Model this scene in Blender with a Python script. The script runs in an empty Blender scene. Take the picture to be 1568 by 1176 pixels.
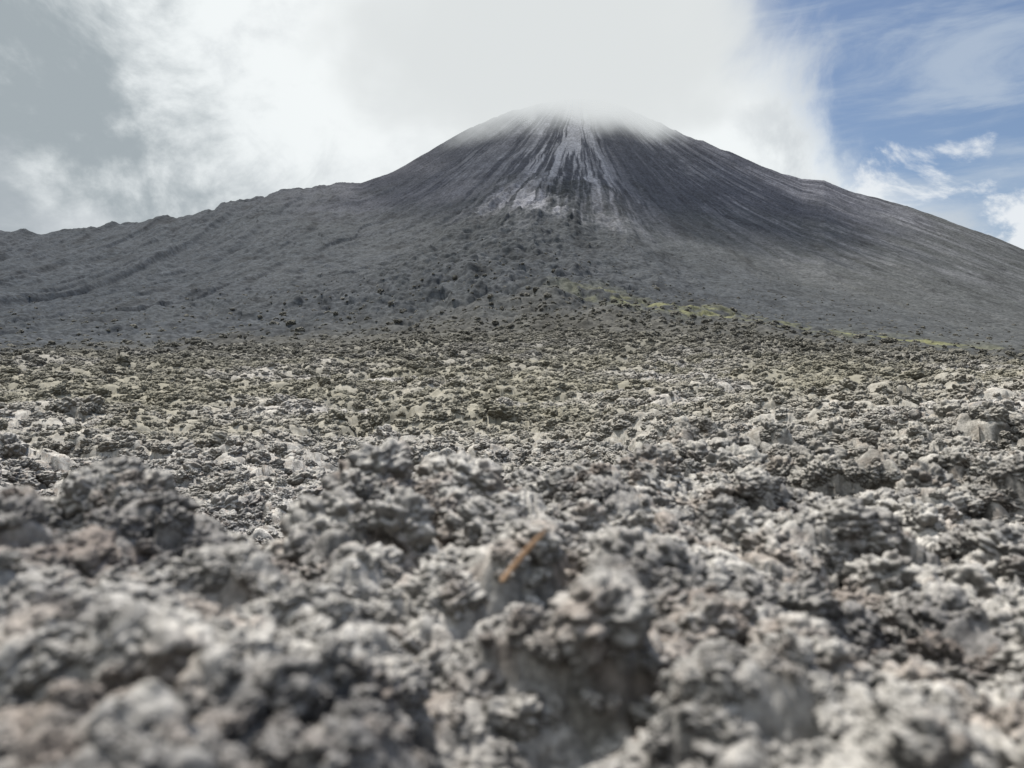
import bpy, math, numpy as np, random, time
from mathutils import Vector, noise as mn
T0=time.time()
CZ=2.0
F=1184.0
rng=np.random.default_rng(7)
f32=np.float32
# ---------------------------------------------------------------- noise
def hsh(ix,iy,seed):
    h=(ix.astype(np.uint32)*np.uint32(374761393))+(iy.astype(np.uint32)*np.uint32(668265263))+np.uint32((seed*2246822519)&0xffffffff)
    h=(h^(h>>np.uint32(13)))*np.uint32(1274126177)
    h=(h^(h>>np.uint32(15)))*np.uint32(2246822519)
    return h^(h>>np.uint32(16))
def worley(x,y,seed):
    fx=np.floor(x); fy=np.floor(y)
    ix=fx.astype(np.int32); iy=fy.astype(np.int32)
    px=(x-fx).astype(f32); py=(y-fy).astype(f32)
    best=np.full(x.shape,9.0,f32); cr=np.zeros(x.shape,f32)
    for j in (-1,0,1):
        for i in (-1,0,1):
            h=hsh(ix+i,iy+j,seed)
            ox=(h&np.uint32(1023)).astype(f32)/1023; oy=((h>>np.uint32(10))&np.uint32(1023)).astype(f32)/1023
            d=(i+ox-px)**2+(j+oy-py)**2
            m=d<best
            best=np.where(m,d,best); cr=np.where(m,((h>>np.uint32(20))&np.uint32(1023)).astype(f32)/1023,cr)
    return best,cr          # squared F1, cell random
def vn(x,y,seed):
    fx=np.floor(x); fy=np.floor(y); ix=fx.astype(np.int32); iy=fy.astype(np.int32)
    px=(x-fx).astype(f32); py=(y-fy).astype(f32)
    px=px*px*(3-2*px); py=py*py*(3-2*py)
    def r(a,b): return (hsh(a,b,seed)&np.uint32(65535)).astype(f32)/65535
    a=r(ix,iy);b=r(ix+1,iy);c=r(ix,iy+1);d=r(ix+1,iy+1)
    return (a+(b-a)*px)*(1-py)+(c+(d-c)*px)*py
def fbm(x,y,seed,o=4):
    s=0;a=.5;t=0
    for k in range(o):
        s=s+a*vn(x*2**k+k*17.3,y*2**k-k*9.1,seed+k);t+=a;a*=.55
    return s/t
def ss(a,b,x):
    t=np.clip((x-a)/(b-a),0,1); return t*t*(3-2*t)
# ---------------------------------------------------------------- terrain layout (depth m, height m relative to eye)
LD=[0.15,0.35,0.6,1.0,1.3,1.6,2.2,3.0,4.5,6.5,10,20,40,80,150,260]
COLS={
 -200:[-.20,-.20,-.20,-.18,-.19,-.40,-.90,-1.2,-1.4,-1.5,-1.5,-1.7,-1.55,-.4,2.8,10.5],
  0:[-.20,-.20,-.20,-.185,-.185,-.40,-.90,-1.2,-1.4,-1.5,-1.5,-1.7,-1.55,-.4,2.8,10.5],
 230:[-.20,-.20,-.20,-.185,-.185,-.38,-.90,-1.2,-1.4,-1.5,-1.5,-1.7,-1.55,-.4,3.0,11],
 400:[-.20,-.20,-.21,-.22,-.25,-.45,-.95,-1.2,-1.35,-1.4,-1.5,-1.7,-1.55,-.4,3.2,12],
 500:[-.21,-.20,-.21,-.205,-.205,-.34,-.85,-1.15,-1.25,-1.35,-1.4,-1.6,-1.45,-.3,3.6,13],
 700:[-.22,-.23,-.30,-.26,-.21,-.20,-.35,-.95,-1.15,-1.25,-1.3,-1.5,-1.3,-.2,4.0,15.5],
 870:[-.22,-.24,-.29,-.26,-.23,-.22,-.25,-.46,-1.0,-1.1,-1.15,-1.35,-1.2,-.1,4.2,17],
1050:[-.23,-.22,-.24,-.25,-.26,-.27,-.27,-.28,-.32,-.78,-.98,-1.1,-1.0,-.1,4.0,16.5],
1300:[-.24,-.23,-.27,-.29,-.31,-.32,-.33,-.35,-.37,-.40,-.66,-.78,-.7,.1,3.2,12],
1568:[-.25,-.24,-.28,-.31,-.33,-.34,-.35,-.37,-.40,-.44,-.50,-.58,-.4,.4,2.3,7.5],
1900:[-.25,-.24,-.28,-.31,-.33,-.34,-.35,-.37,-.40,-.44,-.50,-.58,-.4,.4,2.3,7.5]}
cx=np.array(sorted(COLS)); CT=np.array([COLS[k] for k in cx]); lld=np.log(LD)
CT=CT-np.array([0,.005,.014,.036,.05,.06,.08,.10,.14,.15,.15,.15,.2,.2,0,0])[None]
SKY=[(-500,430),(-200,385),(0,360),(40,357),(70,360),(120,355),(200,342),(240,333),(275,333),(330,320),(390,303),(450,292),(530,282),(552,282),(600,262),(650,235),(700,207),(730,190),(780,171),(830,158),(880,151),(920,153),(950,161),(985,177),(1050,207),(1150,246),(1228,275),(1262,277),(1300,292),(1400,320),(1480,349),(1568,383),(1800,470),(2200,540)]
sx=np.array([p[0] for p in SKY]);sy=np.array([p[1] for p in SKY])
rx=np.array([-500,0,300,550,720,890,1000,1250,1568,2200]);ry=np.array([800,900,1000,1120,1240,1300,1290,1200,1100,900])
XS,YS=122.,1300.
def ax_px(a): return 784+F*np.tan(np.clip(a,-.98,.98))
def fieldlimit(a):   # distance at which rough lava gives way to scree
    return np.interp(ax_px(a),[0,380,520,680,850,1000,1200,1568],[262,266,280,310,330,330,305,285])+60*(fbm(a*14,a*0,333,3)-.5)
def base(a,r):
    ac=np.clip(a,-.98,.98); px=ax_px(a); Y=np.maximum(r*np.cos(ac),.15)
    p=np.clip(px,cx[0],cx[-1]-.01); ci=np.clip(np.searchsorted(cx,p,side='right')-1,0,len(cx)-2)
    tx=(p-cx[ci])/(cx[ci+1]-cx[ci]); tx=tx*tx*(3-2*tx)
    l=np.clip(np.log(Y),lld[0],lld[-1]-1e-6); li=np.clip(np.searchsorted(lld,l,side='right')-1,0,len(lld)-2)
    ty=(l-lld[li])/(lld[li+1]-lld[li])
    z0=CT[ci,li]*(1-ty)+CT[ci,li+1]*ty; z1=CT[ci+1,li]*(1-ty)+CT[ci+1,li+1]*ty
    zn=z0*(1-tx)+z1*tx
    D0=260.; h0=CT[ci,-1]*(1-tx)+CT[ci+1,-1]*tx
    Yr=np.interp(px,rx,ry); Zr=(588-np.interp(px,sx,sy))/F*Yr
    t=np.clip((Y-D0)/(Yr-D0),0,None); tt=np.minimum(t,1)
    zv=h0+(Zr-h0)*(0.12*tt+0.88*tt**1.62) - np.maximum(Y-Yr,0)*.45
    return np.where(Y<D0,zn,zv)
def rough(x,y,r,eps):
    out=np.zeros(x.shape,f32)
    for k,lam in enumerate([.024,.048,.095,.19,.38,.76,1.5,3.1,6.2,12.,25.]):
        sp=r*eps
        w=np.clip(lam/sp/2.5-1,0,1)
        if w.max()<=0: continue
        if lam>.15: w=w*ss(lam*.8,lam*5,r)
        amp={0:.26,1:.34,2:.38,3:.37,4:.28,5:.19,6:.16,7:.15,8:.12,9:.08,10:.055}[k]*lam
        th=k*1.1+.3; c,s=math.cos(th),math.sin(th)
        X=(x*c-y*s)/lam+k*7.7; Y=(x*s+y*c)/lam
        X=X+(vn(X*1.1+5,Y*1.1,40+k)-.5)*.9; Y=Y+(vn(X*1.1,Y*1.1+9,60+k)-.5)*.9
        F1,cr=worley(X,Y,k+3)
        b=(.35+.65*cr)*(1-np.minimum(F1*1.5,1.2))-.42
        out+=(w*amp*b*1.7).astype(f32)
    return out
EPS=.0044
def field_h(x,y,eps=EPS):
    r=np.hypot(x,y);a=np.arctan2(x,y)
    aw=a+(fbm(x*1.3,y*1.3,5,3)-.5)*.10*ss(.4,2,r)
    return base(aw,r)+rough(x,y,r,eps)
def rubble(th,d): return np.exp(-((th+.15)/.11)**2)*ss(330,450,d)*(1-ss(900,1030,d))
def vol_detail(x,y,r):
    a=np.arctan2(x,y); dx=x-XS; dy=YS-y
    th=np.arctan2(dx,dy+150); d=np.hypot(dx,dy)
    up=1-ss(330,620,d)
    g=(fbm(th*34,d*.005,11,4)-.5)
    g2=(fbm(th*120,d*.01,15,3)-.5)
    z=up*(g*8+g2*2)*ss(0,160,d)
    lowm=ss(280,560,d)
    left=1-.6*ss(0,220,x)
    W,cr=worley(x/40+fbm(x/60,y/60,3,2),y/120+fbm(x/60,y/60,4,2),77)
    z=z+lowm*left*((1-W)*cr*4-1)*ss(255,420,r)
    lf=ss(-60,-220,x)
    q=th*20*(1-lf)+(x/28)*lf
    tg=fbm(q+fbm(x/120,y/120,31,2)*1.5,d*.003,21,4)
    z=z+lowm*(np.abs(tg-.5)*-24+4)*ss(260,450,r)*left
    rb=rubble(th,d)
    z=z+rb*(4+20*(fbm(x/25,y/25,55,4)-.3))
    lim=fieldlimit(a)
    z=z+2*ss(lim+30,lim-10,r)*ss(250,275,r)*fbm(x/15,y/15,66,3)
    for lam,am in ((3.2,.15),(6.5,.12),(13,.075),(26,.05)):
        w=np.clip(lam/(r*.0024)/2-0.6,0,1)*(.12+.88*lowm)*left*(1+1.2*rb)
        F1,cr=worley(x/lam+fbm(x/lam,y/lam,8,2),y/lam,int(lam*10))
        z=z+w*am*lam*(cr)*(1-np.minimum(F1*1.6,1.2))*1.3
    return z
def vh(X,Y):
    r=np.hypot(X,Y);a=np.arctan2(X,Y); lim=fieldlimit(a)
    return base(a,r)+vol_detail(X,Y,r)*ss(250,300,r)+rough(X,Y,r,EPS*.6)*(1-ss(lim,lim+120,r)*.85)*(1-ss(500,800,r))
# ---------------------------------------------------------------- grids
def grid_mesh(name,az,rr,hfun,disp=None):
    nr,nc=len(rr),len(az)
    P=np.empty((nr,nc,3),f32)
    ca,sa=np.cos(az),np.sin(az)
    for s in range(0,nr,48):
        R=rr[s:s+48][:,None]; X=R*sa[None]; Y=R*ca[None]
        Z=hfun(X,Y)
        if disp:
            DX,DY=disp(X,Y,R); X=X+DX; Y=Y+DY
        P[s:s+48,:,0]=X;P[s:s+48,:,1]=Y;P[s:s+48,:,2]=Z+CZ
    idx=np.arange(nr*nc,dtype=np.int32).reshape(nr,nc)
    q=np.stack([idx[:-1,:-1],idx[:-1,1:],idx[1:,1:],idx[1:,:-1]],-1).reshape(-1,4)[:, ::-1]
    me=bpy.data.meshes.new(name)
    me.vertices.add(nr*nc); me.vertices.foreach_set('co',P.ravel())
    me.loops.add(q.size); me.loops.foreach_set('vertex_index',q.ravel())
    me.polygons.add(len(q)); me.polygons.foreach_set('loop_start',np.arange(0,q.size,4,dtype=np.int32))
    me.update(calc_edges=True); me.validate()
    ob=bpy.data.objects.new(name,me); bpy.context.scene.collection.objects.link(ob)
    return ob,P
fine=np.radians(np.linspace(-37,37,1250))
az=np.concatenate([np.radians(np.linspace(-180,-60,40)),np.radians(np.linspace(-59,-37.2,110)),fine,np.radians(np.linspace(37.2,59,110)),np.radians(np.linspace(60,180,40))])
rr=np.exp(np.linspace(math.log(.15),math.log(250),1500))
def fdisp(X,Y,R):
    w=ss(.3,.6,R)*np.minimum(R*.03,.06)+0*X
    return (vn(X*14,Y*14,101)-.5)*w,(vn(X*14+7,Y*14,102)-.5)*w*1.4
field,_=grid_mesh('lava_field',az,rr,field_h,fdisp)
az2=np.concatenate([np.radians(np.linspace(-60,-37.2,110)),np.radians(np.linspace(-37,37,1350)),np.radians(np.linspace(37.2,60,110))])
rv=np.concatenate([np.linspace(248,700,420),np.linspace(701,1480,430),np.linspace(1490,2600,40)])
volc,VP=grid_mesh('volcano',az2,rv,vh)
# volcano colour attribute (slope colours with blue-grey distance haze painted in, world space)
x=VP[...,0].astype(np.float64);y=VP[...,1].astype(np.float64);z=VP[...,2]
dx=x-XS;dy=YS-y;th=np.arctan2(dx,dy+150);d=np.hypot(dx,dy);r=np.hypot(x,y);aa=np.arctan2(x,y)
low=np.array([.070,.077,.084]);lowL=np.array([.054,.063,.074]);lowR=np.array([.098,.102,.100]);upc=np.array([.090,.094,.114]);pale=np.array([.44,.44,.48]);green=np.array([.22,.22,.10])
n1=fbm(x/70,y/70,201,4);n2=fbm(x/9,y/9,205,4)
C=np.zeros(x.shape+(3,))
C[:]=low
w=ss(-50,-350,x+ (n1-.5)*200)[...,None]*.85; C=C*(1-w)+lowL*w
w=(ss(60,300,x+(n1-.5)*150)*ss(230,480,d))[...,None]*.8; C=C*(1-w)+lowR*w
w=(1-ss(330,600,d+(n1-.5)*200))[...,None]; C=C*(1-w)+upc*w
wob=fbm(x/60,y/60,7,3)*1.6
s1=fbm(th*70+wob,d*.006,211,4); s2=fbm(th*190+wob,d*.012,215,3); brk=ss(.35,.6,fbm(x/45,y/45,219,3))
sk=ss(.45,.57,s1)*.95+ss(.5,.66,s2)*.5
msk=np.exp(-((th+.11)/.095)**2)*ss(660,400,d+(n1-.5)*220)*1.4 + np.exp(-((th+.34)/.19)**2)*ss(540,220,d)*.5*(.5+.5*brk)+ss(.09,.22,th)*ss(850,250,d)*.30*(.2+.8*brk)+.02
ws=np.clip(sk*msk,0,1)[...,None]*.9; C=C*(1-ws)+pale*ws
w=(ss(140,40,d)*.3)[...,None]; C=C*(1-w)+pale*w
rb=rubble(th,d)[...,None]*ss(.35,.6,n1)[...,None]*.5; C=C*(1-rb)+np.array([.050,.056,.060])*rb
gy=np.interp(x, [20,60,110,170,260],[385,368,350,335,310])
w=(np.exp(-((y-gy)/24)**2)*ss(5,70,x)*ss(.36,.62,n2))[...,None]*.75; C=C*(1-w)+green*w
lim=fieldlimit(aa)
w=(ss(lim+90,lim-50,r+(n1-.5)*140))[...,None]*.9; C=C*(1-w)+np.array([.118,.115,.102])*w
mot=fbm(x/4,y/6,221,3); C*=(.6+.5*n2+.45*(mot-.2))[...,None]
dk=ss(.6,.75,fbm(x/18,y/40,231,4))*ss(300,500,d); C*=(1-.3*dk)[...,None]
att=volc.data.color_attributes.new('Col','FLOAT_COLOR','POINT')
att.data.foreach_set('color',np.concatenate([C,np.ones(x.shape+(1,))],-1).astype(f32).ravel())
# ---------------------------------------------------------------- materials
def newmat(n):
    m=bpy.data.materials.new(n); m.use_nodes=True; nt=m.node_tree; nt.nodes.clear(); return m,nt
def N(nt,t,**k):
    n=nt.nodes.new(t)
    for a,b in k.items(): setattr(n,a,b)
    return n
def mathn(nt,op,a,b=None,c=None,clamp=False):
    n=N(nt,'ShaderNodeMath',operation=op,use_clamp=clamp)
    for i,v in enumerate((a,b,c)):
        if v is None: continue
        if isinstance(v,(int,float)): n.inputs[i].default_value=v
        else: nt.links.new(v,n.inputs[i])
    return n.outputs[0]
def noi(nt,vec,scale,detail=4,rough=.55,dist=0):
    n=N(nt,'ShaderNodeTexNoise'); n.inputs['Scale'].default_value=scale;n.inputs['Detail'].default_value=detail;n.inputs['Roughness'].default_value=rough;n.inputs['Distortion'].default_value=dist
    if vec is not None: nt.links.new(vec,n.inputs['Vector'])
    return n.outputs['Fac']
def sst(nt,v,a,b,lo=0,hi=1):
    n=N(nt,'ShaderNodeMapRange',interpolation_type='SMOOTHSTEP'); nt.links.new(v,n.inputs[0])
    n.inputs[1].default_value=a;n.inputs[2].default_value=b;n.inputs[3].default_value=lo;n.inputs[4].default_value=hi
    return n.outputs[0]
def mix(nt,fac,a,b,mode='MIX'):
    n=N(nt,'ShaderNodeMix',data_type='RGBA',blend_type=mode)
    if isinstance(fac,(int,float)): n.inputs[0].default_value=fac
    else: nt.links.new(fac,n.inputs[0])
    for i,v in ((6,a),(7,b)):
        if isinstance(v,tuple): n.inputs[i].default_value=v+(1,) if len(v)==3 else v
        else: nt.links.new(v,n.inputs[i])
    return n.outputs[2]
lava,nt=newmat('lava_clinker')
geo=N(nt,'ShaderNodeNewGeometry'); P=geo.outputs['Position']
sep=N(nt,'ShaderNodeSeparateXYZ'); nt.links.new(P,sep.inputs[0])
col=mix(nt,sst(nt,noi(nt,P,3.5,4,.6),.36,.60),(.23,.22,.21),(.50,.48,.445))
col=mix(nt,sst(nt,noi(nt,P,9,2),.52,.66,0,.5),col,(.28,.22,.18))
col=mix(nt,sst(nt,noi(nt,P,1.3,2),.56,.7,0,.35),col,(.19,.20,.225))
col=mix(nt,sst(nt,noi(nt,P,.13,3),.45,.62,0,.5),col,(.30,.28,.235))
lich=sst(nt,sep.outputs['Y'],6,34,0,.8)
lich=mathn(nt,'MULTIPLY',lich,sst(nt,noi(nt,P,.05,3),.33,.55))
col=mix(nt,lich,col,(.23,.215,.16))
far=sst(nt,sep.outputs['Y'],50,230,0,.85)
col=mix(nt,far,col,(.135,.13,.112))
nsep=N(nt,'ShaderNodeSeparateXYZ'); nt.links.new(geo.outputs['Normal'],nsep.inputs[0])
dust_shade=sst(nt,nsep.outputs['Z'],.0,.9,.40,1.3)  # dusty pale tops, plus painted shade: undersides darkened to deepen crevices
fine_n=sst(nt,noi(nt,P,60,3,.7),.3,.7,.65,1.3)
hsv=N(nt,'ShaderNodeHueSaturation'); nt.links.new(col,hsv.inputs['Color']); nt.links.new(mathn(nt,'MULTIPLY',dust_shade,fine_n),hsv.inputs['Value'])
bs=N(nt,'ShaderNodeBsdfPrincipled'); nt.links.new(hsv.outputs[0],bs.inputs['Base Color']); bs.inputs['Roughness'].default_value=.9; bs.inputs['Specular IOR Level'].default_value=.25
b1=N(nt,'ShaderNodeBump'); b1.inputs['Distance'].default_value=.012; b1.inputs['Strength'].default_value=1; nt.links.new(noi(nt,P,50,5,.75),b1.inputs['Height'])
nt.links.new(b1.outputs[0],bs.inputs['Normal'])
o=N(nt,'ShaderNodeOutputMaterial'); nt.links.new(bs.outputs[0],o.inputs[0])
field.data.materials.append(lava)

vm,nt=newmat('volcanic_scree')
geo=N(nt,'ShaderNodeNewGeometry'); P=geo.outputs['Position']
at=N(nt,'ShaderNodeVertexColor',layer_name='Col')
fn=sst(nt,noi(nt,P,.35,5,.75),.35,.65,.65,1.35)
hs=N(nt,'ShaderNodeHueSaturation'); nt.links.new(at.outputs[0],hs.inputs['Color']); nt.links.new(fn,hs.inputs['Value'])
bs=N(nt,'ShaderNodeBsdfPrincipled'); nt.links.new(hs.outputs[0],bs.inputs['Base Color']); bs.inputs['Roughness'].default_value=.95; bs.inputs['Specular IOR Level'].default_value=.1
bp=N(nt,'ShaderNodeBump'); bp.inputs['Distance'].default_value=1.2; bp.inputs['Strength'].default_value=.5
nt.links.new(noi(nt,P,.22,7,.75),bp.inputs['Height']); nt.links.new(bp.outputs[0],bs.inputs['Normal'])
o=N(nt,'ShaderNodeOutputMaterial'); nt.links.new(bs.outputs[0],o.inputs[0])
volc.data.materials.append(vm)
# ---------------------------------------------------------------- ground sheet to horizon
me=bpy.data.meshes.new('ground'); S=9000
me.from_pydata([(-S,-S,-4),(S,-S,-4),(S,S,-4),(-S,S,-4)],[],[(0,1,2,3)])
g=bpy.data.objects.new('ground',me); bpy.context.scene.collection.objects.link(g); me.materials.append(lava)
# ---------------------------------------------------------------- clinker rocks
import bmesh
proto=bpy.data.collections.new('clinker_shapes')
for i in range(8):
    bm=bmesh.new(); bmesh.ops.create_icosphere(bm,subdivisions=5,radius=1)
    off=Vector((i*13.1,i*7.3,i*3.7)); sc=Vector((random.Random(i).uniform(.9,1.3),random.Random(i+50).uniform(.85,1.25),random.Random(i+90).uniform(.75,1.0)))
    for v_ in bm.verts:
        p=v_.co.copy()
        a=mn.noise(p*1.0+off)*.35
        wv=Vector((mn.noise(p*3+off),mn.noise(p*3+off+Vector((9,0,0))),mn.noise(p*3+off+Vector((0,9,0)))))*.2
        dd=mn.voronoi(p*1.3+off+wv)[0]; a+=.18-.5*dd[0]**2
        dd=mn.voronoi(p*2.6+off+wv*1.6)[0]; a+=.12-.50*dd[0]**2
        dd=mn.voronoi(p*5.5+off+wv)[0]; a+=.06-.30*dd[0]**2
        a+=mn.fractal(p*8+off,.7,2.1,4)*.045
        v_.co=Vector((p.x*sc.x,p.y*sc.y,p.z*sc.z))*(1+max(a,-.55))
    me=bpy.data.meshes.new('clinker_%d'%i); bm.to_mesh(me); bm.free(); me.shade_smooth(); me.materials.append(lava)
    proto.objects.link(bpy.data.objects.new('clinker_%d'%i,me))
R_=[];A_=[];S_=[]
def scatter(r0_,r1_,k,e,cov,sig):
    lr=math.log(r0_); step=.05
    while lr<math.log(r1_):
        r0=math.exp(lr+step/2); s=k*r0**e
        n=int(cov*step*1.5/(math.pi*(s/r0)**2)); R=np.exp(lr+step*rng.random(n))
        R_.append(R); A_.append((rng.random(n)-.5)*1.5); S_.append(k*R**e*np.exp(rng.normal(0,sig,n))); lr+=step
scatter(.42,250,.017,.62,.62,.45)
scatter(.55,4,.030,.5,.40,.30)
scatter(.42,12,.0085,.62,.5,.35)
n_near=sum(len(q) for q in R_)
scatter(250,620,.65,0,.22,.45)
R_=np.concatenate(R_);A_=np.concatenate(A_);S_=np.concatenate(S_)
S_=np.where(R_<.9,np.minimum(S_,.04),S_); S_=np.minimum(S_,.045*R_**.62)
isn=np.arange(len(R_))<n_near
lm=fieldlimit(A_)
kp=isn|(R_<lm+rng.normal(0,45,len(R_)))|(rng.random(len(R_))<.10)
R_,A_,S_,isn=R_[kp],A_[kp],S_[kp],isn[kp]
X=R_*np.sin(A_);Y=R_*np.cos(A_); n=len(X)
Z=np.empty(n); Z[isn]=field_h(X[isn],Y[isn]); Z[~isn]=vh(X[~isn],Y[~isn])
S_=np.where(isn,S_,S_*(1-ss(330,620,R_)*.6))
Z=Z+CZ+S_*rng.uniform(-.65,.0,n)
print('rocks',n,time.time()-T0)
me=bpy.data.meshes.new('lava_rocks'); me.vertices.add(n); me.vertices.foreach_set('co',np.stack([X,Y,Z],-1).astype(f32).ravel())
a1=me.attributes.new('rot','FLOAT_VECTOR','POINT'); a1.data.foreach_set('vector',np.stack([rng.uniform(-.6,.6,n),rng.uniform(-.6,.6,n),rng.uniform(0,6.28,n)],-1).astype(f32).ravel())
a2=me.attributes.new('scl','FLOAT','POINT'); a2.data.foreach_set('value',S_.astype(f32))
ro=bpy.data.objects.new('lava_rocks',me); bpy.context.scene.collection.objects.link(ro)
gn=bpy.data.node_groups.new('scatter','GeometryNodeTree')
gn.interface.new_socket('Geometry',in_out='INPUT',socket_type='NodeSocketGeometry'); gn.interface.new_socket('Geometry',in_out='OUTPUT',socket_type='NodeSocketGeometry')
gi=gn.nodes.new('NodeGroupInput');go=gn.nodes.new('NodeGroupOutput')
ip=gn.nodes.new('GeometryNodeInstanceOnPoints');ci=gn.nodes.new('GeometryNodeCollectionInfo'); ci.inputs['Collection'].default_value=proto; ci.inputs['Separate Children'].default_value=True; ci.inputs['Reset Children'].default_value=True
ip.inputs['Pick Instance'].default_value=True
na=gn.nodes.new('GeometryNodeInputNamedAttribute'); na.data_type='FLOAT_VECTOR'; na.inputs[0].default_value='rot'
nb=gn.nodes.new('GeometryNodeInputNamedAttribute'); nb.data_type='FLOAT'; nb.inputs[0].default_value='scl'
ri=gn.nodes.new('FunctionNodeRandomValue'); ri.data_type='INT'; ri.inputs[4].default_value=0; ri.inputs[5].default_value=7
L=gn.links.new
L(gi.outputs[0],ip.inputs['Points']);L(ci.outputs[0],ip.inputs['Instance']);L(na.outputs[0],ip.inputs['Rotation']);L(nb.outputs[0],ip.inputs['Scale']);L(ri.outputs[2],ip.inputs['Instance Index']);L(ip.outputs[0],go.inputs[0])
ro.modifiers.new('scatter','NODES').node_group=gn
# ---------------------------------------------------------------- dry twig
def tube(name,pts,rads,mat):
    bm=bmesh.new(); rings=[]
    for i,(p,rd) in enumerate(zip(pts,rads)):
        p=Vector(p); q=Vector(pts[min(i+1,len(pts)-1)])-Vector(pts[max(i-1,0)]); q.normalize()
        u=q.cross(Vector((0,1,.2))).normalized(); w=q.cross(u)
        rings.append([bm.verts.new(p+(u*math.cos(t)+w*math.sin(t))*rd) for t in [k*math.pi/4 for k in range(8)]])
    for A,B in zip(rings,rings[1:]):
        for k in range(8): bm.faces.new((A[k],A[(k+1)%8],B[(k+1)%8],B[k]))
    bm.faces.new(rings[0]);bm.faces.new(rings[-1][::-1])
    me=bpy.data.meshes.new(name);bm.to_mesh(me);bm.free();me.shade_smooth();me.materials.append(mat)
    ob=bpy.data.objects.new(name,me);bpy.context.scene.collection.objects.link(ob);return ob
tw,nt=newmat('dry_stem'); bs=N(nt,'ShaderNodeBsdfPrincipled'); tc=N(nt,'ShaderNodeTexCoord')
nt.links.new(mix(nt,noi(nt,tc.outputs['Object'],60),(.36,.20,.10),(.52,.34,.20)),bs.inputs['Base Color']); bs.inputs['Roughness'].default_value=.7
o=N(nt,'ShaderNodeOutputMaterial'); nt.links.new(bs.outputs[0],o.inputs[0])
def W(px,py,dp): return ((px-784)/F*dp,dp,CZ+(588-py)/F*dp)
tube('dry_twig',[W(768,890,.74),W(790,862,.745),W(808,840,.75),W(822,825,.752),W(836,811,.755)],[.0024,.0028,.0025,.0022,.0015],tw)
# ---------------------------------------------------------------- summit cloud
def volume(name,loc,scale,rad,dens):
    m,nt=newmat(name)
    ab=N(nt,'ShaderNodeVolumeAbsorption'); ab.inputs[0].default_value=(0,0,0,1)
    em=N(nt,'ShaderNodeEmission'); em.inputs[0].default_value=rad+(1,)  # cloud's own glow stands in for sunlight scattered inside it
    tc=N(nt,'ShaderNodeTexCoord'); ln=N(nt,'ShaderNodeVectorMath',operation='LENGTH'); nt.links.new(tc.outputs['Object'],ln.inputs[0])
    ge=N(nt,'ShaderNodeNewGeometry')
    nn=noi(nt,ge.outputs['Position'],.011,3,.6)
    v=mathn(nt,'ADD',mathn(nt,'SUBTRACT',1.0,ln.outputs['Value']),mathn(nt,'MULTIPLY_ADD',nn,1.2,-.65))
    v=sst(nt,v,.0,.75); edge=sst(nt,ln.outputs['Value'],1.0,.8)
    dn=mathn(nt,'MULTIPLY',mathn(nt,'MULTIPLY',v,edge),dens)
    nt.links.new(dn,ab.inputs[1]); nt.links.new(dn,em.inputs[1])
    ad=N(nt,'ShaderNodeAddShader'); nt.links.new(ab.outputs[0],ad.inputs[0]);nt.links.new(em.outputs[0],ad.inputs[1])
    o=N(nt,'ShaderNodeOutputMaterial'); nt.links.new(ad.outputs[0],o.inputs['Volume'])
    bm=bmesh.new(); bmesh.ops.create_icosphere(bm,subdivisions=4,radius=1)
    me=bpy.data.meshes.new(name);bm.to_mesh(me);bm.free();me.materials.append(m)
    ob=bpy.data.objects.new(name,me);ob.location=loc;ob.scale=scale;bpy.context.scene.collection.objects.link(ob);return ob
volume('summit_cloud',(60,1160,505),(420,290,185),(.73,.76,.765),.023)
# ---------------------------------------------------------------- sky
el=math.radians(60); saz=math.radians(-25)
wd=bpy.data.worlds.new('World'); bpy.context.scene.world=wd; wd.use_nodes=True; nt=wd.node_tree; nt.nodes.clear()
sk=N(nt,'ShaderNodeTexSky',sky_type='NISHITA'); sk.sun_disc=False; sk.sun_elevation=el; sk.sun_rotation=saz
skc=mix(nt,1.0,sk.outputs[0],(.08,.085,.092),'MULTIPLY')
tc=N(nt,'ShaderNodeTexCoord'); D=tc.outputs['Generated']
sp=N(nt,'ShaderNodeSeparateXYZ'); nt.links.new(D,sp.inputs[0]); dxs,dys,dzs=sp.outputs
mp=N(nt,'ShaderNodeMapping'); mp.inputs['Scale'].default_value=(1,1,1.3); nt.links.new(D,mp.inputs[0]); Dm=mp.outputs[0]
nA=noi(nt,Dm,3.4,8,.6,.4); nB=noi(nt,Dm,5.5,8,.6,.4)
e=mathn(nt,'ADD',dxs,mathn(nt,'MULTIPLY_ADD',nA,1.15,-.575))
e=mathn(nt,'ADD',e,mathn(nt,'MULTIPLY',dzs,.40))
br=sst(nt,e,-.42,-.22)
cl=mix(nt,br,(.37,.42,.45),(.88,.92,.93))
cl=mix(nt,sst(nt,nB,.45,.66,0,.6),cl,(.46,.50,.54))
dt=N(nt,'ShaderNodeVectorMath',operation='DOT_PRODUCT'); nt.links.new(D,dt.inputs[0]); g1=Vector((.0,.86,.50)).normalized(); dt.inputs[1].default_value=g1
glow=sst(nt,dt.outputs['Value'],.91,.995,0,.75)
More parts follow.
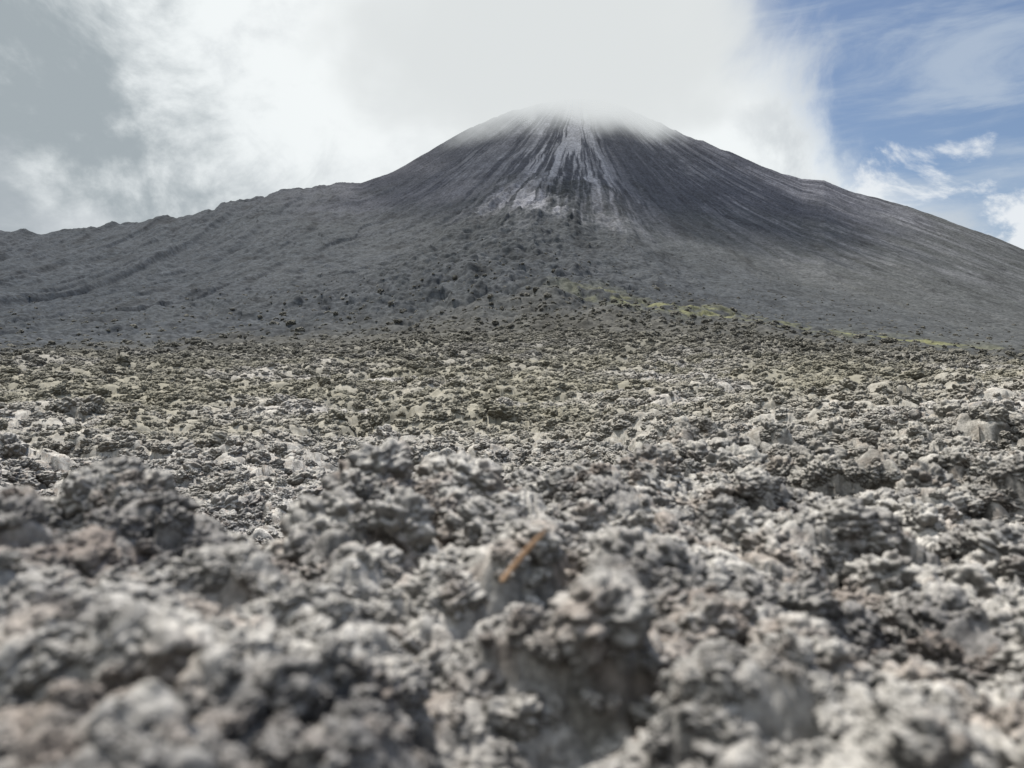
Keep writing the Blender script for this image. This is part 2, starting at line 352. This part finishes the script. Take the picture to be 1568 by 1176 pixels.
cl=mix(nt,glow,cl,(.93,.96,.96))
b=mathn(nt,'MULTIPLY_ADD',dzs,.78,dxs); b=mathn(nt,'SUBTRACT',.59,b)
b=mathn(nt,'ADD',b,mathn(nt,'MULTIPLY_ADD',nB,.36,-.18))
m1=sst(nt,b,-.06,.07)
mp2=N(nt,'ShaderNodeMapping'); mp2.inputs['Scale'].default_value=(1.6,1,6); mp2.inputs['Rotation'].default_value=(0,.35,0); nt.links.new(D,mp2.inputs[0])
wis=sst(nt,noi(nt,mp2.outputs[0],3.0,7,.6,.5),.42,.70,.05,.7)
lowc=sst(nt,mathn(nt,'ADD',dzs,mathn(nt,'MULTIPLY_ADD',nB,.45,-.225)),.215,.175)
blue=mix(nt,wis,skc,(.50,.58,.68))
blue=mix(nt,lowc,blue,(.80,.84,.88))
fin=mix(nt,m1,blue,cl)
bg=N(nt,'ShaderNodeBackground'); nt.links.new(fin,bg.inputs[0]); bg.inputs[1].default_value=1.0
o=N(nt,'ShaderNodeOutputWorld'); nt.links.new(bg.outputs[0],o.inputs[0])
# ---------------------------------------------------------------- sun
ld=bpy.data.lights.new('sun','SUN'); ld.energy=5.0; ld.angle=math.radians(2.0); ld.color=(1,.95,.88)
lo=bpy.data.objects.new('sun',ld); bpy.context.scene.collection.objects.link(lo)
lo.rotation_euler=Vector((math.sin(saz)*math.cos(el),math.cos(saz)*math.cos(el),math.sin(el))).to_track_quat('Z','Y').to_euler()
# ---------------------------------------------------------------- camera
cd=bpy.data.cameras.new('camera'); cd.sensor_width=36; cd.lens=36*F/1568; cd.clip_start=.02; cd.clip_end=30000
cd.dof.use_dof=True; cd.dof.focus_distance=40; cd.dof.aperture_fstop=4.0
co=bpy.data.objects.new('camera',cd); co.location=(0,0,CZ); co.rotation_euler=(math.radians(90),0,0)
bpy.context.scene.collection.objects.link(co); bpy.context.scene.camera=co
vs=bpy.context.scene.view_settings; vs.view_transform='Standard'; vs.look='None'; vs.exposure=0
print('done',time.time()-T0)
